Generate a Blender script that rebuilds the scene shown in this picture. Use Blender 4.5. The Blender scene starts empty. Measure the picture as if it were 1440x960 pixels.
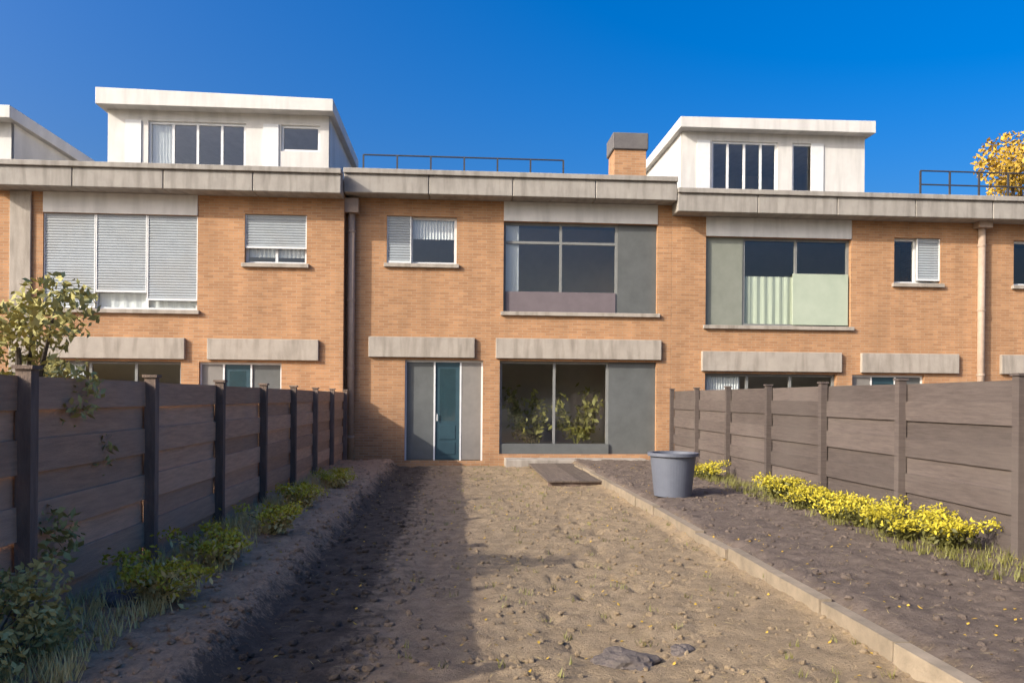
import bpy, bmesh, math, random
import numpy as np
from mathutils import Vector, Matrix, Euler, noise
random.seed(7)
S = bpy.context.scene
COL = S.collection
R = math.radians

# ------------------------------------------------------------------ camera, sky, sun, exposure
EYE = 1.55
cd = bpy.data.cameras.new("camera")
cam = bpy.data.objects.new("camera", cd)
COL.objects.link(cam)
cam.location = (0, 0, EYE)
cam.rotation_euler = Euler((R(90), R(-0.45), R(-4.0)), 'XYZ')
cd.sensor_width = 36
cd.lens = 28
cd.shift_y = 80 / 1440
cd.clip_end = 5000
S.camera = cam

SUN_EL, SUN_AZ = R(28), R(60)      # azimuth away from the facade normal, towards the left
w = bpy.data.worlds.new("World")
S.world = w
w.use_nodes = True
nt = w.node_tree
nt.nodes.clear()
wo = nt.nodes.new("ShaderNodeOutputWorld")
bg = nt.nodes.new("ShaderNodeBackground")
sky = nt.nodes.new("ShaderNodeTexSky")
sky.sky_type = 'NISHITA'
sky.sun_disc = False
sky.sun_elevation = SUN_EL
# direction towards the sun: behind the camera and to the left
sun_dir = Vector((-math.sin(SUN_AZ) * math.cos(SUN_EL), -math.cos(SUN_AZ) * math.cos(SUN_EL), math.sin(SUN_EL)))
sky.sun_rotation = math.atan2(sun_dir.x, sun_dir.y)
sky.altitude = 300
sky.air_density = 1.0
sky.dust_density = 10.0
sky.ozone_density = 4.5
hs = nt.nodes.new("ShaderNodeHueSaturation")
hs.inputs["Saturation"].default_value = 1.50
hs.inputs['Hue'].default_value = 0.508
hs.inputs['Value'].default_value = 1.0
bg.inputs['Strength'].default_value = 0.165
nt.links.new(sky.outputs[0], hs.inputs['Color'])
nt.links.new(hs.outputs[0], bg.inputs[0])
nt.links.new(bg.outputs[0], wo.inputs[0])

sl = bpy.data.lights.new("sun", 'SUN')
sl.energy = 3.1
sl.angle = R(0.53)
sl.color = (1.0, 0.93, 0.84)
so = bpy.data.objects.new("sun", sl)
COL.objects.link(so)
so.rotation_euler = (-sun_dir).to_track_quat('-Z', 'Y').to_euler()
so.location = (-20, -20, 30)
S.view_settings.view_transform = 'Standard'
S.view_settings.look = 'None'
S.view_settings.exposure = 0.68
S.view_settings.gamma = 1.0

# ------------------------------------------------------------------ materials
def mat(name, col, rough=0.8, col2=None, scale=4.0, bump=0.0, bscale=40.0, metal=0.0, spec=0.4, detail=6, stretch=None, dirt=None, dscale=0.8, rand=0.0, dstretch=(1, 1, 1)):
    m = bpy.data.materials.new(name)
    m.use_nodes = True
    n = m.node_tree
    b = n.nodes['Principled BSDF']
    b.inputs['Roughness'].default_value = rough
    b.inputs['Metallic'].default_value = metal
    b.inputs['Specular IOR Level'].default_value = spec
    tc = n.nodes.new('ShaderNodeTexCoord')
    geo = n.nodes.new('ShaderNodeNewGeometry')
    mp = n.nodes.new('ShaderNodeMapping')
    if stretch:
        mp.inputs['Scale'].default_value = stretch
    n.links.new(geo.outputs['Position'], mp.inputs[0])
    last = None
    if col2 is None:
        col2 = tuple(c * 0.85 for c in col)
    tn = n.nodes.new('ShaderNodeTexNoise')
    tn.inputs['Scale'].default_value = scale
    tn.inputs['Detail'].default_value = detail
    tn.inputs['Roughness'].default_value = 0.65
    n.links.new(mp.outputs[0], tn.inputs['Vector'])
    cr = n.nodes.new('ShaderNodeValToRGB')
    cr.color_ramp.elements[0].position = 0.32
    cr.color_ramp.elements[1].position = 0.68
    cr.color_ramp.elements[0].color = (*col2, 1)
    cr.color_ramp.elements[1].color = (*col, 1)
    n.links.new(tn.outputs[0], cr.inputs[0])
    last = cr.outputs[0]
    if dirt:
        t2 = n.nodes.new('ShaderNodeTexNoise')
        t2.inputs['Scale'].default_value = dscale
        t2.inputs['Detail'].default_value = 8
        md = n.nodes.new('ShaderNodeMapping'); md.inputs['Scale'].default_value = dstretch
        n.links.new(geo.outputs['Position'], md.inputs[0]); n.links.new(md.outputs[0], t2.inputs['Vector'])
        r2 = n.nodes.new('ShaderNodeValToRGB')
        r2.color_ramp.elements[0].position = 0.45
        r2.color_ramp.elements[1].position = 0.7
        mx = n.nodes.new('ShaderNodeMix')
        mx.data_type = 'RGBA'
        n.links.new(t2.outputs[0], r2.inputs[0])
        ms = n.nodes.new('ShaderNodeMath')
        ms.operation = 'MULTIPLY'
        ms.inputs[1].default_value = 0.7
        n.links.new(r2.outputs[0], ms.inputs[0])
        n.links.new(ms.outputs[0], mx.inputs[0])
        n.links.new(last, mx.inputs[6])
        mx.inputs[7].default_value = (*dirt, 1)
        last = mx.outputs[2]
    if rand:
        oi = n.nodes.new('ShaderNodeObjectInfo')
        mr = n.nodes.new('ShaderNodeMapRange')
        mr.inputs['To Min'].default_value = 1 - rand
        mr.inputs['To Max'].default_value = 1 + rand
        n.links.new(oi.outputs['Random'], mr.inputs[0])
        hv = n.nodes.new('ShaderNodeHueSaturation')
        n.links.new(mr.outputs[0], hv.inputs['Value'])
        n.links.new(last, hv.inputs['Color'])
        last = hv.outputs[0]
    n.links.new(last, b.inputs['Base Color'])
    if bump:
        tb = n.nodes.new('ShaderNodeTexNoise')
        tb.inputs['Scale'].default_value = bscale
        tb.inputs['Detail'].default_value = 8
        n.links.new(mp.outputs[0], tb.inputs['Vector'])
        bp = n.nodes.new('ShaderNodeBump')
        bp.inputs['Strength'].default_value = bump
        bp.inputs['Distance'].default_value = 0.02
        n.links.new(tb.outputs[0], bp.inputs['Height'])
        n.links.new(bp.outputs[0], b.inputs['Normal'])
    return m

def brick_mat(name, c1, c2, mortar):
    m = bpy.data.materials.new(name)
    m.use_nodes = True
    n = m.node_tree
    b = n.nodes['Principled BSDF']
    b.inputs['Roughness'].default_value = 0.88
    geo = n.nodes.new('ShaderNodeNewGeometry')
    sp = n.nodes.new('ShaderNodeSeparateXYZ')
    cb = n.nodes.new('ShaderNodeCombineXYZ')
    ad = n.nodes.new('ShaderNodeMath')
    n.links.new(geo.outputs['Position'], sp.inputs[0])
    n.links.new(sp.outputs[0], ad.inputs[0])
    n.links.new(sp.outputs[1], ad.inputs[1])
    n.links.new(ad.outputs[0], cb.inputs[0])
    n.links.new(sp.outputs[2], cb.inputs[1])
    br = n.nodes.new('ShaderNodeTexBrick')
    br.inputs['Color1'].default_value = (*c1, 1)
    br.inputs['Color2'].default_value = (*c2, 1)
    br.inputs['Mortar'].default_value = (*mortar, 1)
    br.inputs['Scale'].default_value = 1.0
    br.inputs['Brick Width'].default_value = 0.22
    br.inputs['Row Height'].default_value = 0.0625
    br.inputs['Mortar Size'].default_value = 0.006
    br.inputs['Mortar Smooth'].default_value = 0.3
    n.links.new(cb.outputs[0], br.inputs['Vector'])
    t = n.nodes.new('ShaderNodeTexNoise')
    t.inputs['Scale'].default_value = 0.9
    t.inputs['Detail'].default_value = 7
    n.links.new(geo.outputs['Position'], t.inputs['Vector'])
    mr = n.nodes.new('ShaderNodeMapRange')
    mr.inputs['To Min'].default_value = 0.82
    mr.inputs['To Max'].default_value = 1.16
    n.links.new(t.outputs[0], mr.inputs[0])
    mp = n.nodes.new('ShaderNodeMapping'); mp.inputs['Scale'].default_value = (2.2, 2.2, .28)
    t3 = n.nodes.new('ShaderNodeTexNoise'); t3.inputs['Scale'].default_value = 1.3; t3.inputs['Detail'].default_value = 6
    n.links.new(geo.outputs['Position'], mp.inputs[0]); n.links.new(mp.outputs[0], t3.inputs['Vector'])
    m3 = n.nodes.new('ShaderNodeMapRange'); m3.inputs['From Min'].default_value = .3; m3.inputs['From Max'].default_value = .7
    m3.inputs['To Min'].default_value = .86; m3.inputs['To Max'].default_value = 1.1
    n.links.new(t3.outputs[0], m3.inputs[0])
    ml = n.nodes.new('ShaderNodeMath'); ml.operation = 'MULTIPLY'
    n.links.new(mr.outputs[0], ml.inputs[0]); n.links.new(m3.outputs[0], ml.inputs[1])
    # a second, coarser brick lattice in step with the first picks out darker and paler single bricks
    t4 = n.nodes.new('ShaderNodeTexNoise'); t4.inputs['Scale'].default_value = 5.0; t4.inputs['Detail'].default_value = 1
    mq = n.nodes.new('ShaderNodeMapping'); mq.inputs['Scale'].default_value = (1, 1, 3.2)
    n.links.new(geo.outputs['Position'], mq.inputs[0]); n.links.new(mq.outputs[0], t4.inputs['Vector'])
    m4 = n.nodes.new('ShaderNodeMapRange'); m4.inputs['From Min'].default_value = .3; m4.inputs['From Max'].default_value = .7
    m4.inputs['To Min'].default_value = .96; m4.inputs['To Max'].default_value = 1.04
    n.links.new(t4.outputs[0], m4.inputs[0])
    mm = n.nodes.new('ShaderNodeMath'); mm.operation = 'MULTIPLY'
    n.links.new(ml.outputs[0], mm.inputs[0]); n.links.new(m4.outputs[0], mm.inputs[1])
    hv = n.nodes.new('ShaderNodeHueSaturation')
    n.links.new(mm.outputs[0], hv.inputs['Value'])
    n.links.new(br.outputs['Color'], hv.inputs['Color'])
    n.links.new(hv.outputs[0], b.inputs['Base Color'])
    bp = n.nodes.new('ShaderNodeBump')
    bp.inputs['Strength'].default_value = 0.5
    bp.inputs['Distance'].default_value = 0.01
    bp.invert = True
    n.links.new(br.outputs['Fac'], bp.inputs['Height'])
    n.links.new(bp.outputs[0], b.inputs['Normal'])
    return m

def glass_mat(name, tint=(0.03, 0.035, 0.04), rough=0.04):
    # window glass with a dim room behind: clear sheet reflecting the sky
    m = bpy.data.materials.new(name)
    m.use_nodes = True
    n = m.node_tree
    n.nodes.remove(n.nodes['Principled BSDF'])
    out = n.nodes['Material Output']
    tr = n.nodes.new('ShaderNodeBsdfTransparent')
    tr.inputs[0].default_value = (*tint, 1)
    gl = n.nodes.new('ShaderNodeBsdfGlossy')
    gl.inputs['Roughness'].default_value = rough
    fr = n.nodes.new('ShaderNodeFresnel')
    gg = n.nodes.new('ShaderNodeNewGeometry')
    io = n.nodes.new('ShaderNodeMapRange')          # same reflectance from both sides of the sheet
    io.inputs['To Min'].default_value = 2.1; io.inputs['To Max'].default_value = 1/2.1
    n.links.new(gg.outputs['Backfacing'], io.inputs[0]); n.links.new(io.outputs[0], fr.inputs[0])
    mx = n.nodes.new('ShaderNodeMixShader')
    n.links.new(fr.outputs[0], mx.inputs[0])
    n.links.new(tr.outputs[0], mx.inputs[1])
    n.links.new(gl.outputs[0], mx.inputs[2])
    n.links.new(mx.outputs[0], out.inputs[0])
    return m

M = {}
M['brick'] = brick_mat("salmon_brick", (0.455, 0.24, 0.112), (0.35, 0.175, 0.08), (0.38, 0.27, 0.17))
M['stone'] = mat("pale_concrete", (0.40, 0.35, 0.29), 0.85, (0.33, 0.29, 0.24), 3, 0.25, 30, dirt=(0.20, 0.17, 0.135), dscale=2.0, dstretch=(3, 1, .5))
M['cornice'] = mat("cornice_concrete", (0.36, 0.33, 0.285), 0.85, (0.29, 0.265, 0.23), 2.2, 0.25, 25, dirt=(0.19, 0.17, 0.145), dscale=2.2, dstretch=(3, 1, .45))
M['white'] = mat("white_panel", (0.66, 0.63, 0.58), 0.6, (0.58, 0.555, 0.51), 2, 0.08, 20, dirt=(0.47, 0.45, 0.41), dscale=1.6, dstretch=(3, 1, .4))
M['frame'] = mat("white_frame", (0.72, 0.72, 0.70), 0.4, (0.64, 0.64, 0.62), 5)
M['greyframe'] = mat("grey_frame", (0.22, 0.225, 0.21), 0.5, (0.18, 0.18, 0.17), 5)
M['panelgrey'] = mat("grey_panel", (0.115, 0.12, 0.115), 0.6, (0.09, 0.095, 0.09), 3, 0.1)
M['teal'] = mat("teal_paint", (0.035, 0.075, 0.09), 0.4, (0.03, 0.06, 0.075), 5)
M['curtain'] = mat("white_curtain", (0.72, 0.74, 0.74), 0.9, (0.6, 0.62, 0.62), 3, stretch=(8, 8, 0.4))
M['greencurtain'] = mat("pale_green_curtain", (0.55, 0.6, 0.47), 0.9, (0.46, 0.5, 0.38), 3, stretch=(8, 8, 0.4))
M['interior'] = mat("room_plaster", (0.6, 0.57, 0.52), 0.9, (0.52, 0.49, 0.45), 2)
M['shutter'] = mat('shutter_slat', (0.36, 0.395, 0.41), 0.5, (0.31, 0.34, 0.355), 3, dirt=(0.33, 0.33, 0.31))
M['pinkpanel'] = mat('plum_grey_panel', (0.16, 0.13, 0.135), 0.6)
M['greenpanel'] = mat('pale_green_privacy_panel', (0.42, 0.47, 0.36), 0.35, (0.36, 0.41, 0.31), 2)
M['doorside'] = mat('pale_grey_panel', (0.23, 0.21, 0.185), 0.5, (0.19, 0.175, 0.155), 4)
M['hose'] = mat('green_hose', (0.06, 0.13, 0.05), 0.4, (0.04, 0.1, 0.04), 6)
M['greygreen'] = mat('grey_green_panel', (0.23, 0.24, 0.195), 0.6, (0.19, 0.2, 0.16), 3, 0.1)
M['edging'] = mat('lit_edge_tone', (0.31, 0.245, 0.17), 0.85, (0.2, 0.16, 0.11), 5, 0.3, 40, rand=.12)  # pale tone painted in for the sunlit edge of the sand
M['glass'] = glass_mat("window_glass", (0.93, 0.95, 0.94))
M['dark'] = mat("dark_rail", (0.05, 0.05, 0.055), 0.5)
M['pipe'] = mat("brown_pipe", (0.42, 0.31, 0.23), 0.6, (0.33, 0.245, 0.18), 8)
M['wood'] = mat("shade_lifted_board", (0.58, 0.36, 0.22), 0.8, (0.40, 0.25, 0.155), 3, 0.5, 30, stretch=(1.2, 1.2, 14), rand=0.25, dirt=(0.42, 0.30, 0.21))  # left fence boards coloured paler and warmer to lift them out of shade
M['greywood'] = mat("weathered_board", (0.125, 0.097, 0.083), 0.85, (0.08, 0.062, 0.054), 3, 0.5, 30, stretch=(1.2, 1.2, 14), rand=0.18, dirt=(0.13, 0.105, 0.09))
M['post'] = mat("fence_post_wood", (0.22, 0.155, 0.115), 0.85, (0.12, 0.088, 0.068), 3, 0.4, 30, stretch=(6, 6, 1), rand=0.2)
M['sleeper'] = mat("sleeper_wood", (0.16, 0.12, 0.09), 0.85, (0.09, 0.07, 0.055), 3, 0.5, 25, stretch=(6, 1, 6), rand=0.2)
M['soil_shade_lift'] = mat('shade_lifted_bed_soil', (0.56, 0.37, 0.24), 0.95, (0.38, 0.25, 0.17), 9, 0.8, 60, dirt=(0.52, 0.38, 0.27), dscale=1.5, detail=10)  # fill light put into the soil colour of the shaded bed
M['soil'] = mat("bed_soil", (0.19, 0.145, 0.115), 0.95, (0.11, 0.082, 0.068), 9, 0.8, 60, dirt=(0.24, 0.19, 0.15), dscale=1.5, detail=10)
M['sand'] = mat("sandy_ground", (0.37, 0.265, 0.14), 0.95, (0.25, 0.175, 0.09), 5, 0.7, 70, dirt=(0.24, 0.18, 0.11), dscale=1.2, detail=10)
M['darksoil'] = mat("dark_gravel", (0.10, 0.078, 0.062), 0.95, (0.055, 0.043, 0.036), 12, 0.8, 70, detail=10)
M['ground'] = mat("far_ground", (0.2, 0.17, 0.12), 0.95, (0.12, 0.12, 0.06), 0.6, 0.5, 20)
M['clod'] = mat("earth_clod", (0.24, 0.185, 0.135), 0.95, (0.14, 0.105, 0.08), 14, 0.6, 60, rand=0.3)
M['rock'] = mat("field_stone", (0.15, 0.12, 0.10), 0.85, (0.08, 0.066, 0.056), 9, 0.5, 40, rand=0.25)
M['yellow'] = mat("yellow_petals", (0.52, 0.43, 0.03), 0.7, (0.36, 0.30, 0.02), 9, rand=0.1)
M['leaf'] = mat("olive_leaf", (0.16, 0.15, 0.035), 0.65, (0.09, 0.09, 0.02), 7, rand=0.2)
M['leafg'] = mat("hedge_leaf", (0.24, 0.22, 0.05), 0.6, (0.12, 0.12, 0.03), 4)
M['oliveleaf'] = mat('olive_straw_leaf', (0.46, 0.41, 0.15), 0.75, (0.28, 0.26, 0.08), 5)
M['dryleaf'] = mat('straw_leaf', (0.72, 0.56, 0.22), 0.8, (0.55, 0.42, 0.16), 9)
M['gold'] = mat("golden_leaf", (0.55, 0.36, 0.04), 0.7, (0.40, 0.24, 0.03), 5)
M['bark'] = mat("bark", (0.09, 0.07, 0.05), 0.9, (0.05, 0.04, 0.03), 12, 0.6, 30)
M['blueplastic'] = mat("blue_grey_plastic", (0.13, 0.14, 0.17), 0.5, (0.11, 0.12, 0.145), 6)
M['darkplastic'] = mat("dark_grey_plastic", (0.10, 0.105, 0.115), 0.5)
M['roofing'] = mat("flat_roof_felt", (0.15, 0.14, 0.13), 0.9, (0.11, 0.1, 0.1), 4)

# ------------------------------------------------------------------ mesh helpers
class MB:
    def __init__(s):
        s.v = []; s.f = []; s.mi = []
    def quad(s, a, b, c, d, mi=0):
        i = len(s.v); s.v += [a, b, c, d]; s.f.append((i, i+1, i+2, i+3)); s.mi.append(mi)
    def box(s, x0, x1, y0, y1, z0, z1, bev=0.0):
        i = len(s.v)
        s.v += [(x0,y0,z0),(x1,y0,z0),(x1,y1,z0),(x0,y1,z0),(x0,y0,z1),(x1,y0,z1),(x1,y1,z1),(x0,y1,z1)]
        for f in ((0,3,2,1),(4,5,6,7),(0,1,5,4),(1,2,6,5),(2,3,7,6),(3,0,4,7)):
            s.f.append(tuple(i+k for k in f)); s.mi.append(0)
    def tube(s, p, r, n=10):
        p = [Vector(a) for a in p]
        if not hasattr(r, '__len__'): r = [r]*len(p)
        i0 = len(s.v)
        for k, a in enumerate(p):
            d = (p[min(k+1, len(p)-1)] - p[max(k-1, 0)]).normalized()
            u = d.cross(Vector((0,0,1)) if abs(d.z) < .9 else Vector((1,0,0))).normalized(); q = d.cross(u)
            for j in range(n):
                t = 2*math.pi*j/n
                s.v.append(tuple(a + (u*math.cos(t)+q*math.sin(t))*r[k]))
        for k in range(len(p)-1):
            for j in range(n):
                s.f.append((i0+k*n+j, i0+k*n+(j+1)%n, i0+(k+1)*n+(j+1)%n, i0+(k+1)*n+j)); s.mi.append(0)
        s.f.append(tuple(i0+j for j in reversed(range(n)))); s.mi.append(0)
        s.f.append(tuple(i0+(len(p)-1)*n+j for j in range(n))); s.mi.append(0)
    def mesh(s, name, m):
        me = bpy.data.meshes.new(name)
        me.from_pydata([tuple(v) for v in s.v], [], s.f)
        me.materials.append(m)
        me.update()
        return me
    def build(s, name, m, parent=None, bevel=0.0, smooth=False):
        o = bpy.data.objects.new(name, s.mesh(name, m))
        COL.objects.link(o)
        if parent is not None:
            o.parent = parent
        if bevel:
            b = o.modifiers.new("bevel", 'BEVEL'); b.width = bevel; b.segments = 1; b.limit_method = 'ANGLE'
        if smooth:
            for p in o.data.polygons: p.use_smooth = True
        return o

def link(name, me, parent=None, loc=(0,0,0), rot=(0,0,0), scale=(1,1,1)):
    o = bpy.data.objects.new(name, me)
    COL.objects.link(o)
    o.location = loc; o.rotation_euler = rot; o.scale = scale
    if parent is not None: o.parent = parent
    return o

def empty(name, loc=(0,0,0), rz=0):
    o = bpy.data.objects.new(name, None)
    COL.objects.link(o)
    o.location = loc; o.rotation_euler = (0, 0, rz)
    return o

def tag(o, label=None, cat=None, group=None, kind=None):
    if label: o['label'] = label
    if cat: o['category'] = cat
    if group: o['group'] = group
    if kind: o['kind'] = kind
    return o

def rbox(name, m, parent, x0, x1, y0, y1, z0, z1, bevel=0.0):
    b = MB(); b.box(min(x0,x1), max(x0,x1), y0, y1, z0, z1)
    return b.build(name, m, parent, bevel)

# ------------------------------------------------------------------ layout (metres; facade plane at y = D)
D = 19.0
W = 7.8
BX = -2.62                         # party line between house one and two
XL, XR = BX, BX + W                # the garden fences run from the camera to these lines

# ------------------------------------------------------------------ ground
def height_grid(x0, x1, y0, y1, nx, ny, fn):
    xs = np.linspace(x0, x1, nx); ys = np.linspace(y0, y1, ny)
    v = []
    for y in ys:
        for x in xs:
            v.append((x, y, fn(x, y)))
    f = [(j*nx+i, j*nx+i+1, (j+1)*nx+i+1, (j+1)*nx+i) for j in range(ny-1) for i in range(nx-1)]
    return v, f

def fbm(x, y, s, o=4):
    return noise.fractal(Vector((x*s, y*s, 3.3)), 1.0, 2.0, o)

g = MB(); g.quad((-1500,-1500,-0.22),(1500,-1500,-0.22),(1500,1500,-0.22),(-1500,1500,-0.22))
tag(g.build("ground", M['ground']), kind='structure')

EDGE_L, EDGE_R = -1.38, 2.65
def smooth(a, b, x):
    t = min(1, max(0, (x-a)/(b-a))); return t*t*(3-2*t)
_r = random.Random(5)
FEET = []
for _x0, _x1, _y0 in ((.4, 1.6, 3.2), (1.9, .9, 4.0), (.9, 2.2, 5.0)):
    for _k in range(13):
        _t = _k/13; FEET.append((_x0+(_x1-_x0)*_t+(.11 if _k % 2 else -.11)+_r.uniform(-.04,.04), _y0+_k*.62, _r.uniform(-.3,.3)))
def soil_h(x, y):
    wob = 0.10*noise.noise(Vector((0.7, y*0.8, 1)))
    # low beds along each fence, path in between
    l = 1 - smooth(EDGE_L-0.12, EDGE_L+0.12, x+wob)
    r = smooth(EDGE_R-0.15, EDGE_R+0.2, x+wob)
    h = 0.16*max(l, r)
    h += 0.035*fbm(x, y, 1.1) + 0.022*fbm(x, y, 4.5) + 0.012*fbm(x+9, y, 14, 3)
    if EDGE_L < x < EDGE_R:
        for fx, fy, fa in FEET:
            dx, dy = x-fx, y-fy
            if abs(dx) < .2 and abs(dy) < .2:
                u = dx*math.cos(fa)+dy*math.sin(fa); v_ = -dx*math.sin(fa)+dy*math.cos(fa)
                d = math.hypot(u/.055, v_/.14)
                h -= 0.028*(1-smooth(.75, 1.15, d)); h += 0.010*max(0, 1-abs(d-1.3)/.35)
    return h - 0.02
def plot(name, x0, x1, m, step=0.05, y0=1.6, y1=18.4):
    nx = int((x1-x0)/step)+1; ny = int((y1-y0)/step)+1
    v, f = height_grid(x0, x1, y0, y1, nx, ny, soil_h)
    me = bpy.data.meshes.new(name); me.from_pydata(v, [], f); me.materials.append(m)
    me.polygons.foreach_set('use_smooth', [True]*len(f)); me.update()
    o = bpy.data.objects.new(name, me); COL.objects.link(o)
    tag(o, kind='structure'); return o
def ground_mat():
    m = bpy.data.materials.new("garden_ground"); m.use_nodes = True
    n = m.node_tree; b = n.nodes['Principled BSDF']; b.inputs['Roughness'].default_value = 0.95; b.inputs['Specular IOR Level'].default_value = .15
    L = n.links.new
    geo = n.nodes.new('ShaderNodeNewGeometry'); sp = n.nodes.new('ShaderNodeSeparateXYZ'); L(geo.outputs['Position'], sp.inputs[0])
    def nz(scale, det=8, rough=.6):
        t = n.nodes.new('ShaderNodeTexNoise'); t.inputs['Scale'].default_value = scale; t.inputs['Detail'].default_value = det
        t.inputs['Roughness'].default_value = rough; L(geo.outputs['Position'], t.inputs['Vector']); return t.outputs[0]
    def mr(x, a, b_, c=0., d=1.):
        q = n.nodes.new('ShaderNodeMapRange'); L(x, q.inputs[0])
        for k, v in zip(('From Min','From Max','To Min','To Max'), (a, b_, c, d)): q.inputs[k].default_value = v
        return q.outputs[0]
    def mth(op, x, y):
        q = n.nodes.new('ShaderNodeMath'); q.operation = op
        for k, v in enumerate((x, y)):
            if isinstance(v, (int, float)): q.inputs[k].default_value = v
            else: L(v, q.inputs[k])
        return q.outputs[0]
    def mix(f, a, b_):
        q = n.nodes.new('ShaderNodeMix'); q.data_type = 'RGBA'; L(f, q.inputs[0])
        for k, v in ((6, a), (7, b_)):
            if isinstance(v, tuple): q.inputs[k].default_value = (*v, 1)
            else: L(v, q.inputs[k])
        return q.outputs[2]
    big, mid, fine = nz(1.1), nz(7), nz(38, 10, .7)
    x = mth('ADD', sp.outputs[0], mth('ADD', mth('MULTIPLY', mth('SUBTRACT', mid, .5), .55), mth('MULTIPLY', mth('SUBTRACT', fine, .5), .35)))
    f2 = mr(mid, .34, .66); f3 = mr(fine, .38, .64); f1 = mr(big, .4, .65)
    left = mix(f2, (0.46, 0.29, 0.17), (0.66, 0.42, 0.25))  # same soil as the right bed, paled and warmed to offset the shade
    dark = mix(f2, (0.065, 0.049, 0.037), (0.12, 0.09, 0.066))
    brown = mix(f2, (0.25, 0.178, 0.115), (0.38, 0.272, 0.175))  # strip painted darker to deepen the left fence's cast shadow
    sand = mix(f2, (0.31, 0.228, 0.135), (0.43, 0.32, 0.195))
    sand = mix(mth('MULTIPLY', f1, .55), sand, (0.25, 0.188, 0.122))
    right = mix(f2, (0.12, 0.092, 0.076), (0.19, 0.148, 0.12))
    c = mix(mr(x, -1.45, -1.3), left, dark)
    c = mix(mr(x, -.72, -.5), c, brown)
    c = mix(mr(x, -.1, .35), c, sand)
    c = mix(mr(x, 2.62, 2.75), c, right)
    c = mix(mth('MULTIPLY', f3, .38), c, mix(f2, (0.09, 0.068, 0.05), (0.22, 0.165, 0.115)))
    L(c, b.inputs['Base Color'])
    bp = n.nodes.new('ShaderNodeBump'); bp.inputs['Strength'].default_value = .9; bp.inputs['Distance'].default_value = .03
    L(mth('ADD', fine, mth('MULTIPLY', nz(120, 6, .7), .5)), bp.inputs['Height']); L(bp.outputs[0], b.inputs['Normal'])
    return m
M["ground_mix"] = ground_mat()
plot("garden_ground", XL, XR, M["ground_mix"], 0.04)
rbox("neighbour_ground", M['soil'], None, -22, XL-0.06, 1, D, -0.2, -0.01)['kind'] = 'structure'
rbox("neighbour_ground", M['soil'], None, XR+0.06, 34, 1, D, -0.2, -0.01)['kind'] = 'structure'

def clod_mesh(name, m, seed, flat=0.7):
    bm = bmesh.new(); bmesh.ops.create_icosphere(bm, subdivisions=4 if seed >= 20 else 2, radius=1)
    for v in bm.verts:
        d = 1 + 0.35*noise.noise(v.co*1.3+Vector((seed*7,0,0))) + 0.15*noise.noise(v.co*3.5+Vector((seed*3,1,0)))
        v.co *= d; v.co.z *= flat
    me = bpy.data.meshes.new(name); bm.to_mesh(me); bm.free(); me.materials.append(m); return me
clods = [clod_mesh("clod", M['clod'], i) for i in range(4)]
def scatter_joined(name, n, meshes, region, smin, smax, m, exp=2.5):
    vs = []; fs = []; base = 0
    src = [(np.array([v.co[:] for v in me.vertices]), [tuple(p.vertices) for p in me.polygons]) for me in meshes]
    for i in range(n):
        x, y = region()
        s = smin + (smax-smin)*random.random()**(exp+3)
        V, F = random.choice(src)
        e = np.array(Euler((random.uniform(-.5,.5), random.uniform(-.5,.5), random.uniform(0,6.28))).to_matrix())
        P = (V*s) @ e.T + np.array([x, y, soil_h(x, y) + s*0.15])
        vs.append(P); fs += [tuple(base+k for k in f) for f in F]; base += len(V)
    me = bpy.data.meshes.new(name); me.from_pydata(np.concatenate(vs).tolist(), [], fs); me.materials.append(m)
    me.update(); o = bpy.data.objects.new(name, me); COL.objects.link(o)
    return tag(o, kind='stuff')
bm = bmesh.new(); bmesh.ops.create_icosphere(bm, subdivisions=1, radius=1)
for v in bm.verts: v.co *= random.uniform(.7, 1.2); v.co.z *= .7
lowclod = bpy.data.meshes.new("small_clod"); bm.to_mesh(lowclod); bm.free()
def clump(xa, xb):
    def f():
        while True:
            x, y = random.uniform(xa, xb), 2.2 + 16*random.random()**1.6
            if noise.noise(Vector((x*1.6, y*1.1, 5)))+random.uniform(-.25,.6) > .05: return x, y
    return f
def reg(xa, xb):
    def f():
        return random.uniform(xa, xb), 2.2 + 16*random.random()**1.6
    return f
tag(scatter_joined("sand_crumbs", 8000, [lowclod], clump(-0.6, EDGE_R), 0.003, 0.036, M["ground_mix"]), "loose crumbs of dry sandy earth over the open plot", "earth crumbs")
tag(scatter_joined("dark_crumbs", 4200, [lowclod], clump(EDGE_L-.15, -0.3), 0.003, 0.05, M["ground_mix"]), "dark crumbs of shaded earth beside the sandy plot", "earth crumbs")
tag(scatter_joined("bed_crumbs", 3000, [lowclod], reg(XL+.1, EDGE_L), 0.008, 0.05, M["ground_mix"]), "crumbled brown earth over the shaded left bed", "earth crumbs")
tag(scatter_joined("bed_crumbs", 3600, [lowclod], reg(EDGE_R+.08, XR-.1), 0.006, 0.045, M["ground_mix"]), "crumbled grey-brown earth over the sunny right bed", "earth crumbs")

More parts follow.
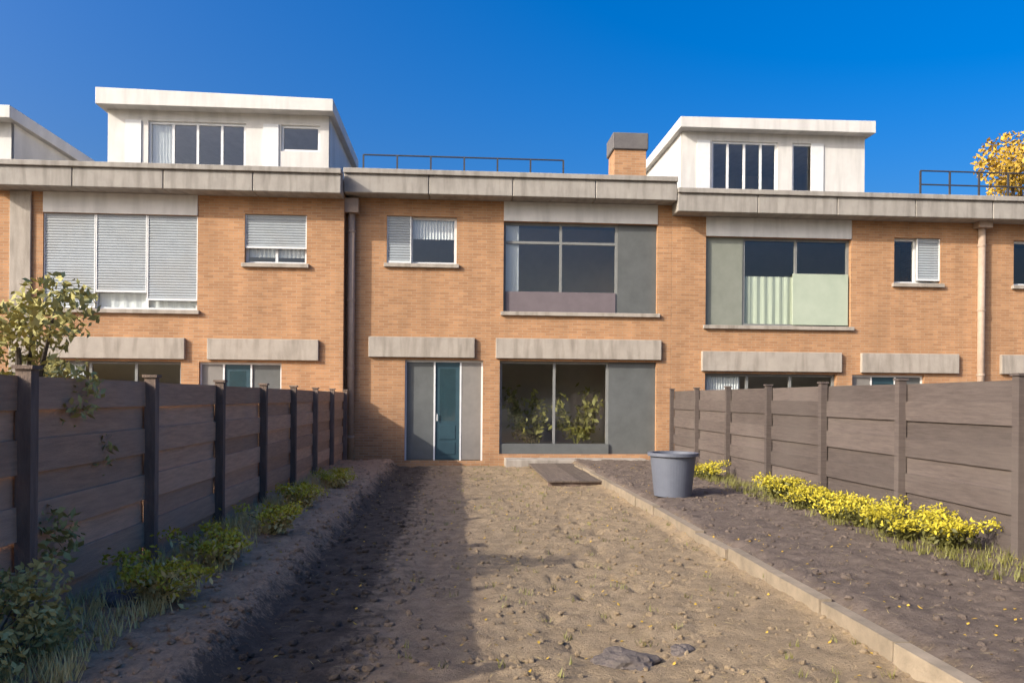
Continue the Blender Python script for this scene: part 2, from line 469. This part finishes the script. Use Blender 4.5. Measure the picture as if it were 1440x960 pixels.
# ------------------------------------------------------------------ houses
def wall_with_openings(x0, x1, z0, z1, y, thick, holes):
    b = MB()
    xs = sorted({x0, x1, *[h[0] for h in holes], *[h[1] for h in holes]})
    zs = sorted({z0, z1, *[h[2] for h in holes], *[h[3] for h in holes]})
    for i in range(len(xs)-1):
        for j in range(len(zs)-1):
            cx, cz = (xs[i]+xs[i+1])/2, (zs[j]+zs[j+1])/2
            if any(h[0] < cx < h[1] and h[2] < cz < h[3] for h in holes): continue
            b.quad((xs[i],y,zs[j]),(xs[i+1],y,zs[j]),(xs[i+1],y,zs[j+1]),(xs[i],y,zs[j+1]))
    for a, c, e, f in holes:
        t = y+thick
        b.quad((a,y,e),(a,y,f),(a,t,f),(a,t,e)); b.quad((c,y,f),(c,y,e),(c,t,e),(c,t,f))
        b.quad((a,y,e),(a,t,e),(c,t,e),(c,y,e)); b.quad((a,y,f),(c,y,f),(c,t,f),(a,t,f))
    return b

def window(parent, x0, x1, z0, z1, y, m, mull=(), trans=(), blind=None, blind_span=(0, 1), blind_top=1.0, blind_bot=0.0, fw=0.06):
    f = MB()
    t = 0.07
    f.box(x0, x1, y, y+t, z0, z0+fw); f.box(x0, x1, y, y+t, z1-fw, z1)
    f.box(x0, x0+fw, y+.002, y+t-.002, z0+fw, z1-fw); f.box(x1-fw, x1, y+.002, y+t-.002, z0+fw, z1-fw)
    for k in mull:
        xm = x0+(x1-x0)*k; f.box(xm-fw/2, xm+fw/2, y+.004, y+t-.004, z0+fw, z1-fw)
    for k in trans:
        zm = z0+(z1-z0)*k; f.box(x0+fw, x1-fw, y+.006, y+t-.006, zm-fw/2, zm+fw/2)
    fo = f.build("window", m, parent)
    ks = [0, *mull, 1]
    for a, b_ in zip(ks[:-1], ks[1:]):
        g_ = MB(); xa = x0+(x1-x0)*a+fw/2; xb = x0+(x1-x0)*b_-fw/2
        g_.quad((xa, y+.035, z0+fw), (xb, y+.035, z0+fw), (xb, y+.035, z1-fw), (xa, y+.035, z1-fw))
        g_.build("pane", M['glass'], fo)
    if blind:
        c = MB(); n = 60
        xa = x0+(x1-x0)*blind_span[0]+fw; xb = x0+(x1-x0)*blind_span[1]-fw
        za = z0+(z1-z0)*blind_bot+fw; zb = z0+(z1-z0)*blind_top-fw
        for i in range(n):
            u, v = xa+(xb-xa)*i/n, xa+(xb-xa)*(i+1)/n
            p, q = y+.085+.012*math.sin(i*1.4), y+.085+.012*math.sin((i+1)*1.4)
            c.quad((u,p,za),(v,q,za),(v,q,zb),(u,p,zb))
        c.build("curtain", M[blind], fo, smooth=True)
    return fo

def house(ox, mirror, label, kind, depth=9.0, dy=0.0, dz=0.0, su=(0.9, 2.45), bu=(3.65, 7.1)):
    """ox: the side where the small window is; u runs towards the big window"""
    s = -1 if mirror else 1
    X = lambda u: ox + s*u
    def sp(a, b): return min(X(a), X(b)), max(X(a), X(b))
    root = empty("terraced_house", (0, 0, 0))
    tag(root, label, "house", "terraced houses of the row")
    lo, hi = sp(0.002, W-0.002)
    holes = []
    def hole(a, b, z0, z1):
        p, q = sp(a, b); holes.append((p, q, z0, z1)); return p, q, z0, z1
    hs_ = hole(*su, 4.72, 5.85)
    hb = hole(*bu, 3.62, 5.78)
    hg = hole(3.65, bu[1], 0.22, 2.45)
    hd = hole(1.40, 3.25, 0.06, 2.45)
    wall_with_openings(lo, hi, -0.1, 6.45, D, 0.3, holes).build("wall", M['brick'], root)
    # shell behind
    b = MB()
    b.box(lo, hi, D+depth-0.3, D+depth, -0.1, 6.45)
    b.box(lo, lo+0.2, D+0.001, D+depth-0.31, -0.1, 6.44); b.box(hi-0.2, hi, D+0.001, D+depth-0.31, -0.1, 6.44)
    b.build("side_wall", M['brick'], root)
    b = MB(); b.box(lo+.21, hi-.21, D+.31, D+depth-.31, 2.62, 2.9); b.box(lo+.21, hi-.21, D+.31, D+depth-.31, -.05, .06)
    b.box(lo+.21, hi-.21, D+3.2, D+3.3, .07, 2.61); b.box(lo+.21, hi-.21, D+3.2, D+3.3, 2.91, 6.3)
    b.build("room_interior", M['interior'], root)
    b = MB(); b.box(lo, hi, D+0.31, D+depth, 6.455, 6.7); b.build("roof", M['roofing'], root)
    # cornice: stepped concrete
    for i in range(4):
        xa = lo+(hi-lo)*i/4+.006; xb = lo+(hi-lo)*(i+1)/4-.006
        rbox("cornice_slab", M['cornice'], root, xa, xb, D-0.5, D+0.30, 6.25, 6.68, 0.015)
    b = MB(); b.box(lo, hi, D-0.56, D-0.2, 6.683, 6.80); b.build("roof_edge_trim", M['cornice'], root, bevel=0.01)
    # string course: lintels
    for a, c in ((0.55, 3.05), (3.55, bu[1]+.1)):
        p, q = sp(a, c)
        rbox("lintel", M['stone'], root, p, q, D-0.09, D+0.1, 2.50, 2.98, 0.01)
    rbox("head_panel", M['white'], root, hb[0], hb[1], D-.025, D+.05, 5.782, 6.247, .005)
    for (p, q, z0, z1) in (hs_, hb):
        rbox("sill", M['stone'], root, p-.06, q+.06, D-.08, D+.12, z0-.09, z0, .006)
    root.location = (0, dy, dz)
    return root, sp, dict(s=hs_, b=hb, g=hg, d=hd)

def door(root, h, glass_left):
    p, q, z0, z1 = h
    mid = p+(q-p)*0.5
    d = MB(); d.box(p+.05, mid-.03, D+.12, D+.17, z0, z1-.06)
    # recessed panels
    do = d.build("door", M['teal'] if glass_left is None else M['greyframe'], root)
    return do

def shutter(parent, x0, x1, z0, z1, y):
    # closed roller shutter: box above, slats below, bottom rail
    b = MB(); n = max(2, int((z1-z0)/.06)); h = (z1-z0)/n
    for i in range(n):
        z = z0+i*h
        b.v += [(x0,y,z+.006),(x1,y,z+.006),(x1,y-.012,z+h*.55),(x0,y-.012,z+h*.55),(x0,y,z+h),(x1,y,z+h)]
        k = len(b.v)-6; b.f += [(k,k+1,k+2,k+3),(k+3,k+2,k+5,k+4)]; b.mi += [0,0]
    o = tag(b.build("roller_shutter", M['shutter'], parent), kind='stuff')
    r = MB(); r.box(x0, x1, y-.02, y+.012, z0-.04, z0+.004); r.build("bottom_rail", M['frame'], o)
    g = MB(); g.box(x0-.025, x0-.001, y-.02, y+.02, z0-.6 if False else z0-.04, z1-.01); g.box(x1+.001, x1+.025, y-.02, y+.02, z0-.04, z1-.01)
    g.build("guide_rail", M['frame'], o)
    return o
houses = []
defs = [
    (BX - 2*W, False, "nearest house at the left picture edge, mostly cut off", 0),
    (BX, True, "left house with bright curtains in its large upper window below a white roof room", 1),
    (BX, False, "middle house with dark upper glazing, straight behind the sandy garden", 2),
    (BX + 2*W, True, "right house with a pale green curtain in its large upper window", 3),
    (BX + 2*W, False, "rightmost house of the row, cut by the picture edge", 4),
]
SPEC = {0: {}, 1: dict(su=(0.85, 2.25), bu=(3.3, 6.7)), 2: dict(su=(0.95, 2.6), bu=(3.72, 7.45)),
        3: dict(su=(1.0, 2.2), bu=(3.3, 6.95)), 4: {}}
for ox, mir, lab, k in defs:
    root, sp, H = house(ox, mir, lab, k, dy=(-0.35 if k == 1 else 0.0), dz=(-0.25 if k >= 3 else -0.12 if k < 2 else 0.0), **SPEC[k])
    yw = D + 0.12
    # upper large window
    p, q, z0, z1 = H['b']
    if k in (0, 1):
        window(root, p, q, z0, z1, yw, M['frame'], (0.33, 0.66), (), 'curtain')
        w3 = (q-p)/3
        for j, drop in enumerate((0.97, 0.80, 0.88) if k == 1 else (0.9, 0.9, 0.9)):
            shutter(root, p+j*w3+.03, p+(j+1)*w3-.03, z1-(z1-z0)*drop, z1, D+.05)
    elif k == 2:
        window(root, p, q-.95, z0, z1, yw, M['greyframe'], (0.5,), (0.78,), 'curtain', (0, .16))
        rbox("infill_panel", M['pinkpanel'], root, p+.06, q-1.0, D+.085, D+.115, z0+.0, z0+.5, .004)
        rbox("cladding_panel", M['panelgrey'], root, q-.948, q, D+.10, D+.15, z0, z1)
    else:
        window(root, p+.95, q, z0, z1, yw, M['greyframe'], (0.5,), (), 'greencurtain', (0, 1), 0.6)
        rbox("privacy_panel", M['greenpanel'], root, q-1.45, q-.04, D+.06, D+.075, z0+.04, z0+1.3, .004)
        rbox("cladding_panel", M['greygreen'], root, p, p+.948, D+.10, D+.15, z0, z1)
    # small window
    p, q, z0, z1 = H['s']
    if k in (0, 1):
        window(root, p, q, z0, z1, yw, M['frame'], (0.5,), (), 'curtain', (0, 1), 1, 0.1)
        shutter(root, p+.03, q-.03, z0+(z1-z0)*.35, z1, D+.05)
    elif k == 2:
        window(root, p, q, z0, z1, yw, M['frame'], (0.35,), (), 'curtain', (0.33, 1), 1, 0.5)
        shutter(root, p+.03, p+(q-p)*.35-.03, z0+.06, z1, D+.05)
    else:
        window(root, p, q, z0, z1, yw, M['frame'], (0.5,), (), None)
        shutter(root, (p+q)/2+.03, q-.03, z0+.12, z1, D+.05)
    # ground window
    p, q, z0, z1 = H['g']
    if k == 2:
        window(root, p, q-1.15, z0, z1, yw, M['greyframe'], (0.5,), (), None)
        rbox("cladding_panel", M['panelgrey'], root, q-1.148, q, D+.10, D+.15, z0, z1)
        rbox("cladding_panel", M['panelgrey'], root, p, q-1.15, D+.04, D+.10, z0, z0+.25)
    else:
        window(root, p, q, z0, z1, yw, M['greyframe'], (0.33, 0.66), (), 'curtain' if k in (1, 3) else None, (0, .3))
    # door + side light
    p, q, z0, z1 = H['d']
    def rel(u0, u1): 
        return sp(u0, u1)
    a0, a1 = rel(1.44, 2.08); d0, d1 = rel(2.12, 2.70); c0, c1 = rel(2.74, 3.21)
    rbox("side_panel", M['panelgrey'], root, a0, a1, D+.12, D+.17, z0+.02, z1-.05)
    rbox("side_panel", M['doorside'], root, c0, c1, D+.10, D+.17, z0+.02, z1-.05)
    do = rbox("door", M['teal'], root, d0, d1, D+.12, D+.17, z0+.02, z1-.05)
    gp = MB(); gp.quad((d0+.1, D+.115, 1.0), (d1-.1, D+.115, 1.0), (d1-.1, D+.115, z1-.2), (d0+.1, D+.115, z1-.2))
    gp.build("door_glass", M['glass'], do)
    for (za, zb) in ((.2, .5), (.56, .9)):
        rbox("door_panel", M['teal'], do, d0+.1, d1-.1, D+.108, D+.119, za, zb, .004)
    d = MB(); d.tube([(d0+.05, D+.08, 1.0), (d0+.05, D+.08, 1.16)], .012); d.build("handle", M['frame'], do)
    f = MB(); f.box(p, q, D+.09, D+.18, z1-.05, z1)
    for u in (1.40, 2.08, 2.70, 3.21):
        u0, u1 = rel(u, u+.04); f.box(u0, u1, D+.09, D+.18, z0, z1-.05)
    f.build("door_frame", M['frame'], root)
    if k == 1:
        rbox("pilaster", M['stone'], root, -10.02, -9.56, D-.06, D-.001, 0, 6.245, .01)
    houses.append(root)

# downpipes at the party lines
for i, (x, lab) in enumerate(((BX+.14, "brown downpipe between the left and the middle house"), (BX+2*W, "brown downpipe between the right house and the rightmost house"))):
    b = MB(); b.tube([(x, D-.09, 0.0), (x, D-.09, 6.24)], 0.085, 16)
    dp = empty("downpipe", (0,0,0)); tag(dp, lab, "downpipe", "downpipes on the party lines")
    b.build("pipe", M['pipe'], dp, smooth=True)
    for z in (0.6, 2.2, 3.8, 5.4):
        c = MB(); c.tube([(x, D-.09, z), (x, D-.09, z+.05)], 0.1, 16); c.build("bracket", M['pipe'], dp)
    c = MB(); c.box(x-.17, x+.17, D-.26, D-.003, 5.85, 6.18); c.build("rainwater_head", M['pipe'], dp)

# roof rooms
def roof_room(x0, x1, y0, zl, zr, label, kind):
    root = empty("roof_room", (0,0,0)); tag(root, label, "roof room", "white roof rooms")
    z0 = 6.70
    y1 = y0 + 4.5
    w_ = x1-x0
    zb = z0+0.25; zt = min(zl, zr)-0.55
    if kind == 1:
        hl = [(x0+w_*.18, x0+w_*.62, z0+.2, zt), (x0+w_*.78, x0+w_*.96, z0+.9, zt)]
    else:
        hl = [(x0+w_*.16, x0+w_*.52, z0+.75, zt), (x0+w_*.60, x0+w_*.74, z0+.2, zt)]
    wall_with_openings(x0, x1, z0, zt+.25, y0, .12, hl).build("wall", M['white'], root)
    b = MB(); b.box(x0, x0+.1, y0+.122, y1, z0, zt+.25); b.box(x1-.1, x1, y0+.122, y1, z0, zt+.25); b.box(x0+.1, x1-.1, y1-.1, y1-.002, z0, zt+.25)
    b.build("side_wall", M['white'], root)
    window(root, *hl[0], y0+.05, M['frame'], (.25, .5, .75), (), 'curtain' if kind == 1 else None, (0, .25))
    window(root, *hl[1], y0+.05, M['frame'], (), ())
    # fascia with a slight fall
    v = MB(); i = 0
    ya, yb = y0-.35, y1+.2; xa, xb = x0-.15, x1+.15; zf = zt+.25
    v.v = [(xa,ya,zf),(xb,ya,zf),(xb,yb,zf),(xa,yb,zf),(xa,ya,zl),(xb,ya,zr),(xb,yb,zr),(xa,yb,zl)]
    v.f = [(0,3,2,1),(4,5,6,7),(0,1,5,4),(1,2,6,5),(2,3,7,6),(3,0,4,7)]
    v.build("roof", M['white'], root, bevel=.01)
    # white panels flanking the windows
    for t in (.08, .70):
        rbox("panel", M['frame'], root, x0+w_*t, x0+w_*(t+.07), y0-.03, y0-.001, z0+.1, zt)
    return root
def gx(px, y):  # facade-frame x of an image column, used while laying out
    return y*math.tan(math.atan((px-720)/1120)+R(4.0))
roof_room(-8.5, -3.2, D+1.0, 8.9, 8.8, "large white roof room with blue-reflecting windows on the left house", 1)
roof_room(6.45, 11.9, D+3.6, 9.6, 9.65, "pale beige roof room set back on the right house", 2)
roof_room(-18.5, -10.75, D+1.0, 8.45, 8.4, "white roof room at the left picture edge", 1)

# railings on the flat roofs
def railing(x0, x1, y, label):
    root = empty("roof_railing", (0,0,0)); tag(root, label, "railing", "railings on the flat roofs")
    n = int((x1-x0)/0.9)+1
    for i in range(n+1):
        x = x0+(x1-x0)*i/n
        b = MB(); b.box(x-.02, x+.02, y-.02, y+.02, 6.70, 7.45); b.build("baluster", M['dark'], root)
    for z in (7.1, 7.45):
        b = MB(); b.tube([(x0, y, z), (x1, y, z)], .02, 8); b.build("rail", M['dark'], root)
railing(-2.3, 2.6, D+.6, "low dark railing on the flat roof of the middle house")
railing(11.8, 16.5, D+.6, "low dark railing right of the beige roof room")

# chimney on the middle house
ch = empty("chimney", (0,0,0)); tag(ch, "salmon brick chimney with a grey cap between the two roof rooms", "chimney")
rbox("chimney_stack", M['brick'], ch, 4.0, 4.82, D+1.2, D+2.0, 6.70, 7.95)
rbox("chimney_cap", M['roofing'], ch, 3.95, 4.87, D+1.15, D+2.05, 7.953, 8.38, .02)
for x in (4.22, 4.6):
    b = MB(); b.tube([(x, D+1.6, 8.38), (x, D+1.6, 8.48)], [.12, .1], 12); b.build("chimney_pot", M['pipe'], ch)

# ------------------------------------------------------------------ fences: horizontal boards between posts
def board_mesh(L, h, t, m):
    bm = bmesh.new(); bmesh.ops.create_cube(bm, size=1)
    bmesh.ops.scale(bm, vec=(t, L, h), verts=bm.verts)
    bmesh.ops.bevel(bm, geom=[e for e in bm.edges if abs((e.verts[0].co-e.verts[1].co).y) > L/2], offset=0.006, segments=1)
    me = bpy.data.meshes.new("board"); bm.to_mesh(me); bm.free(); me.materials.append(m); return me
def fence(x, y0, y1, m, label, side, H):
    root = empty("garden_fence", (x, y0, 0)); tag(root, label, "fence", "board fences along the garden")
    bay = 1.9; n = round((y1-y0)/bay); bay = (y1-y0)/n
    nb = 8; gap = 0.003; bh = (H-.10)/nb - gap
    me = board_mesh(bay-.012, bh+.014, .022, m)
    pm = MB(); pm.box(-.045, .045, -.045, .045, -.1, H+.04); pmat = M['greywood'] if side > 0 else M['post']; pme = pm.mesh("post", pmat)
    cm = MB(); cm.box(-.06, .06, -.06, .06, H+.042, H+.065); cme = cm.mesh("post_cap", pmat)
    for i in range(n+1):
        link("post", pme, root, (-side*.058, i*bay, 0)); 
        link("post_cap", cme, root, (-side*.058, i*bay, 0))
    for i in range(n):
        for k in range(nb):
            link("board", me, root, ((.013 if k % 2 else -.013)+random.uniform(-.0015,.0015), (i+.5)*bay, .10+bh/2+k*(bh+gap)), (random.uniform(-.004,.004), random.uniform(-.03,.03), random.uniform(-.003,.003)))
    return root
fence(XL, 3.0, D-.35, M['wood'], "dark brown board fence in shade along the left side of the garden", -1, 1.66)
fence(XR, 3.0, D-.35, M['greywood'], "weathered grey-brown board fence in sun along the right side of the garden", 1, 1.75)

# ------------------------------------------------------------------ plants
def leaf_cloud(name, m, parent, pts, size, seed, squash=1.0):
    rnd = random.Random(seed); b = MB()
    for p in pts:
        s = size*rnd.uniform(.6, 1.3)
        a = Vector((rnd.gauss(0,1), rnd.gauss(0,1), rnd.gauss(0,1)*squash)).normalized()
        c = a.cross(Vector((rnd.gauss(0,1), rnd.gauss(0,1), rnd.gauss(0,1)))).normalized()
        p = Vector(p)
        b.quad(p-a*s, p+c*s*.45, p+a*s, p-c*s*.45)
    return tag(b.build(name, m, parent), kind="stuff")

def flower_plant(x, y, r, h, label, group, yellow, seed):
    rnd = random.Random(seed)
    root = empty("flowering_plant", (x, y, soil_h(x, y)-.01)); tag(root, label, "plant", group)
    st = MB(); tips = []
    for i in range(14):
        a = rnd.uniform(0, 6.28); rr = r*rnd.uniform(.2, 1)
        t = (math.cos(a)*rr, math.sin(a)*rr, h*rnd.uniform(.5, 1)); tips.append(t)
        st.tube([(0,0,0), (t[0]*.4, t[1]*.4, t[2]*.6), t], [.008, .006, .003], 5)
    st.build("stem", M['leaf'], root)
    pts = []
    for i in range(650):
        t = rnd.choice(tips); k = rnd.uniform(.25, 1)
        pts.append((t[0]*k+rnd.gauss(0,r*.12), t[1]*k+rnd.gauss(0,r*.12), max(.01, t[2]*k+rnd.gauss(0,h*.08))))
    leaf_cloud("foliage", M['leaf'] if yellow > 1 else M['dryleaf'], root, pts, .032, seed)
    pts = []
    for i in range(int(900*yellow)):
        t = rnd.choice(tips)
        pts.append((t[0]+rnd.gauss(0,r*.16), t[1]+rnd.gauss(0,r*.16), t[2]+rnd.gauss(.02,h*.09)))
    leaf_cloud("flowers", M['yellow'], root, pts, .021, seed+1)
    return root
sd = 10
for i, y in enumerate((7.3, 7.9, 8.5, 9.25, 10.1, 11.2, 14.2)):
    w_ = ["nearest", "second nearest", "third nearest", "middle", "third farthest", "second farthest", "farthest"][i]
    flower_plant(XR-.62+random.uniform(-.12,.12), y, .40+.05*random.random(), .27, f"{w_} of the seven yellow-flowering plants by the sunny right fence", "yellow plants by the right fence", 1.15, sd+i)
for i, y in enumerate((5.6, 6.8, 8.3, 10.2, 12.5)):
    w_ = ["nearest", "second nearest", "middle", "second farthest", "farthest"][i]
    flower_plant(XL+.72+random.uniform(-.1,.1), y, .36, .28, f"{w_} of the five yellow-flowering plants by the shaded left fence", "yellow plants by the left fence", 1.0, sd+20+i)

def bush(x, y, z, rx, ry, h, name, label, cat, m, n, seed, leaf=.06, trunk=True, th=None):
    rnd = random.Random(seed)
    root = empty(name, (x, y, z)); tag(root, label, cat)
    cent = [(rnd.uniform(-.7,.7)*rx, rnd.uniform(-.7,.7)*ry, (th or 0)+rnd.uniform(.15,.9)*(h-(th or 0))) for _ in range(16)]
    tb = MB(); tb.tube([(0,0,-.1),(0.03,0,h*.4),(-.02,.02,h*.75)], [.09*h/3,.06*h/3,.02*h/3], 8)
    for c in cent:
        tb.tube([(0.02,0,h*.25),(c[0]*.5,c[1]*.5,c[2]*.75),c], [.04*h/3,.025*h/3,.008*h/3], 6)
    tb.build("trunk", M['bark'], root)
    pts = []
    for i in range(n):
        c = rnd.choice(cent); rr = .42*(rx+ry)/2
        d = Vector((rnd.gauss(0,1),rnd.gauss(0,1),rnd.gauss(0,1))).normalized()*rr*rnd.random()**.4
        pts.append((c[0]+d.x, c[1]+d.y, max(.03, c[2]+d.z*.9)))
    leaf_cloud("crown", m, root, pts, leaf, seed+1)
    return root
bush(-3.0, 5.7, 0, .62, .7, 2.5, "garden_shrub", "olive green shrub rising behind the left fence at the picture edge", "shrub", M['oliveleaf'], 6500, 3, .036)
bush(-2.35, 4.15, .1, .3, .5, .55, "low_shrub", "low green shrub at the foot of the left fence in the near corner", "shrub", M['oliveleaf'], 2600, 5, .026)
bush(19.6, D+7, 0, 2.6, 2.4, 10.2, "autumn_tree", "golden autumn tree behind the roofs at the right picture edge", "tree", M['gold'], 17000, 8, .10, th=4)

# ------------------------------------------------------------------ things in the garden
bx, by = 3.18, 11.5
root = empty("plastic_tub", (bx, by, soil_h(bx, by))); tag(root, "blue-grey plastic tub standing on the right edge of the sandy garden", "tub")
b = MB(); n = 48
prof = [(.27,.0),(.33,.58),(.37,.585),(.37,.63),(.31,.63),(.25,.05)]
for r_, z_ in prof:
    for j in range(n): b.v.append((r_*math.cos(6.2832*j/n), r_*math.sin(6.2832*j/n), z_))
for k in range(len(prof)-1):
    for j in range(n): b.f.append((k*n+j, k*n+(j+1)%n, (k+1)*n+(j+1)%n, (k+1)*n+j))
b.f.append(tuple(range((len(prof)-1)*n, len(prof)*n))); b.f.append(tuple(reversed(range(n))))
b.build("tub_body", M['blueplastic'], root, smooth=False)

st = rbox("doorstep", M['stone'], None, 1.15, 4.5, D-.75, D-.02, -.05, .14, .01)
tag(st, "low pale concrete step under the ground floor window of the middle house", "step")
dk = empty("timber_deck", (0,0,0)); tag(dk, "brown timber plank deck in front of the middle house", "deck")
pb = MB(); pb.box(-.067, .067, 0, 3.9, 0, .028); pme = pb.mesh("plank", M['sleeper'])
for i in range(15):
    link("plank", pme, dk, (1.72+i*.145, 14.2+random.uniform(-.015,.015), .05+random.uniform(-.002,.002)), (0, random.uniform(-.01,.01), 0))
rbox("bearer", M['post'], dk, 1.66, 3.82, 14.25, 14.35, -.05, .048); rbox("bearer", M['post'], dk, 1.66, 3.82, 17.8, 17.9, -.05, .048)

# added pale stones standing in for the sunlit edge between sand and right bed
eg = empty("lit_edge_row", (0,0,0)); tag(eg, "line of pale edging stones added as the sunlit edge between the sand and the right bed", "edging")
eb = MB(); eb.box(-.05, .05, 0, .96, -.08, .06); eme = eb.mesh("lit_edge_stone", M['edging'])
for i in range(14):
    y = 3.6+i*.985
    link("lit_edge_stone", eme, eg, (EDGE_R+.02+random.uniform(-.02,.02), y, .06+random.uniform(-.012,.012)), (random.uniform(-.01,.01), random.uniform(-.04,.04), random.uniform(-.015,.015)))

rocks = [clod_mesh("rock", M['rock'], 20+i, .55) for i in range(3)]
for i, (x, y, s, lab) in enumerate((
    (1.05, 4.75, .20, "dark flat stone at the lower middle edge of the sand"),
    (1.42, 4.9, .09, "smaller stone just right of the dark flat stone on the sand"),
    (-2.3, 5.65, .2, "pale stone on the shaded left bed near the low shrub"),)):
    tag(link("field_stone", rocks[i], None, (x, y, soil_h(x, y)-.01), (0,0,i), (s,s*.8,s*.8)), lab, "stone", "stones in the garden")

# ------------------------------------------------------------------ unseen trees added behind the camera, only to be mirrored in the window glass
for i, (x, y, h) in enumerate(((-13, -17, 6), (-7, -19, 6.5), (-1, -17, 5.5), (5, -18, 6.2), (11, -17, 5.8))):
    bush(x, y, -.2, 3.6, 2.2, h, "reflection_tree", "green tree added behind the viewer for window reflections, number %s from the left" % ("one","two","three","four","five")[i], "tree", M['leafg'], 3500, 40+i, .28, th=.6)

# weeds, dry leaves and straw on the ground
def litter(name, n, m, regf, L, Wd, up, label, cat, lean=.5):
    b = MB(); r = random.Random(len(name)*7)
    for i in range(n):
        x, y = regf(); z = soil_h(x, y)+.004
        for k in range(7 if up else 1):
            a = r.uniform(0, 6.28); l = L*r.uniform(.5, 1.2)
            d = Vector((math.cos(a), math.sin(a), 0)); s_ = Vector((-d.y, d.x, 0))*Wd
            o_ = Vector((x+r.gauss(0,.02)*(1 if up else 0), y+r.gauss(0,.02)*(1 if up else 0), z))
            if up:
                t = o_+d*l*lean+Vector((0,0,l))
                b.f.append((len(b.v), len(b.v)+1, len(b.v)+2)); b.v += [tuple(o_-s_), tuple(o_+s_), tuple(t)]
            else:
                b.quad(tuple(o_), tuple(o_+d*l*.5+s_+Vector((0,0,.006))), tuple(o_+d*l+Vector((0,0,r.uniform(0,.02)))), tuple(o_+d*l*.5-s_+Vector((0,0,.006))))
    o = b.build(name, m); tag(o, label, cat, kind='stuff'); return o
litter("weeds", 260, M['leafg'], reg(-.4, EDGE_R), .05, .004, True, "small green weeds sprouting from the sandy plot", "weeds")
litter("bed_grass", 900, M['dryleaf'], lambda: (random.uniform(XL+.1, XL+.75), 4+11*random.random()**1.5), .12, .004, True, "dry grass along the foot of the shaded fence", "grass")
litter("fence_grass", 700, M['leafg'], lambda: (random.uniform(XR-.9, XR-.1), 6+10*random.random()), .10, .004, True, "short grass along the foot of the sunny fence", "grass")
litter("fallen_leaves", 900, M['gold'], lambda: (random.uniform(XL, XR), 3+14*random.random()**1.4), .035, .012, False, "dry fallen leaves strewn over the garden", "leaves")
litter("straw", 1500, M['dryleaf'], lambda: (random.uniform(XL, XR), 2.5+14*random.random()**1.4), .09, .0015, False, "bits of dry straw lying on the soil", "straw")

# house plants added as the green reflection in the middle house's ground floor window
def potted(x, y, h, sc, label, seed):
    root = empty("reflection_plant", (x, y, .06)); tag(root, label, "plant", "plants added as the green reflection in the ground floor window")
    b = MB(); b.tube([(0,0,0),(0,0,.3),(0,0,.34)], [.13,.18,.19], 14); b.build("pot", M['pipe'], root)
    r = random.Random(seed); b = MB(); pts = []
    for i in range(9):
        a = r.uniform(0,6.28); t = Vector((math.cos(a)*.4*sc, math.sin(a)*.3*sc, r.uniform(.45,1)*h))
        b.tube([(0,0,.3), (t.x*.5,t.y*.5,t.z*.7), tuple(t)], [.012,.009,.004], 5)
        for k in range(60): 
            q = t*r.uniform(.55,1.05); pts.append((q.x+r.gauss(0,.09), q.y+r.gauss(0,.07), max(.36, q.z+r.gauss(0,.1))))
    b.build("stem", M['leaf'], root); leaf_cloud("foliage", M['leafg'], root, pts, .09, seed)
potted(1.75, D+.75, 1.7, 1.1, "leafy green potted plant added as the green reflection in the left pane of the ground floor window", 71)
potted(3.0, D+.8, 1.95, 1.2, "taller leafy potted plant added as the green reflection in the right pane of the ground floor window", 72)
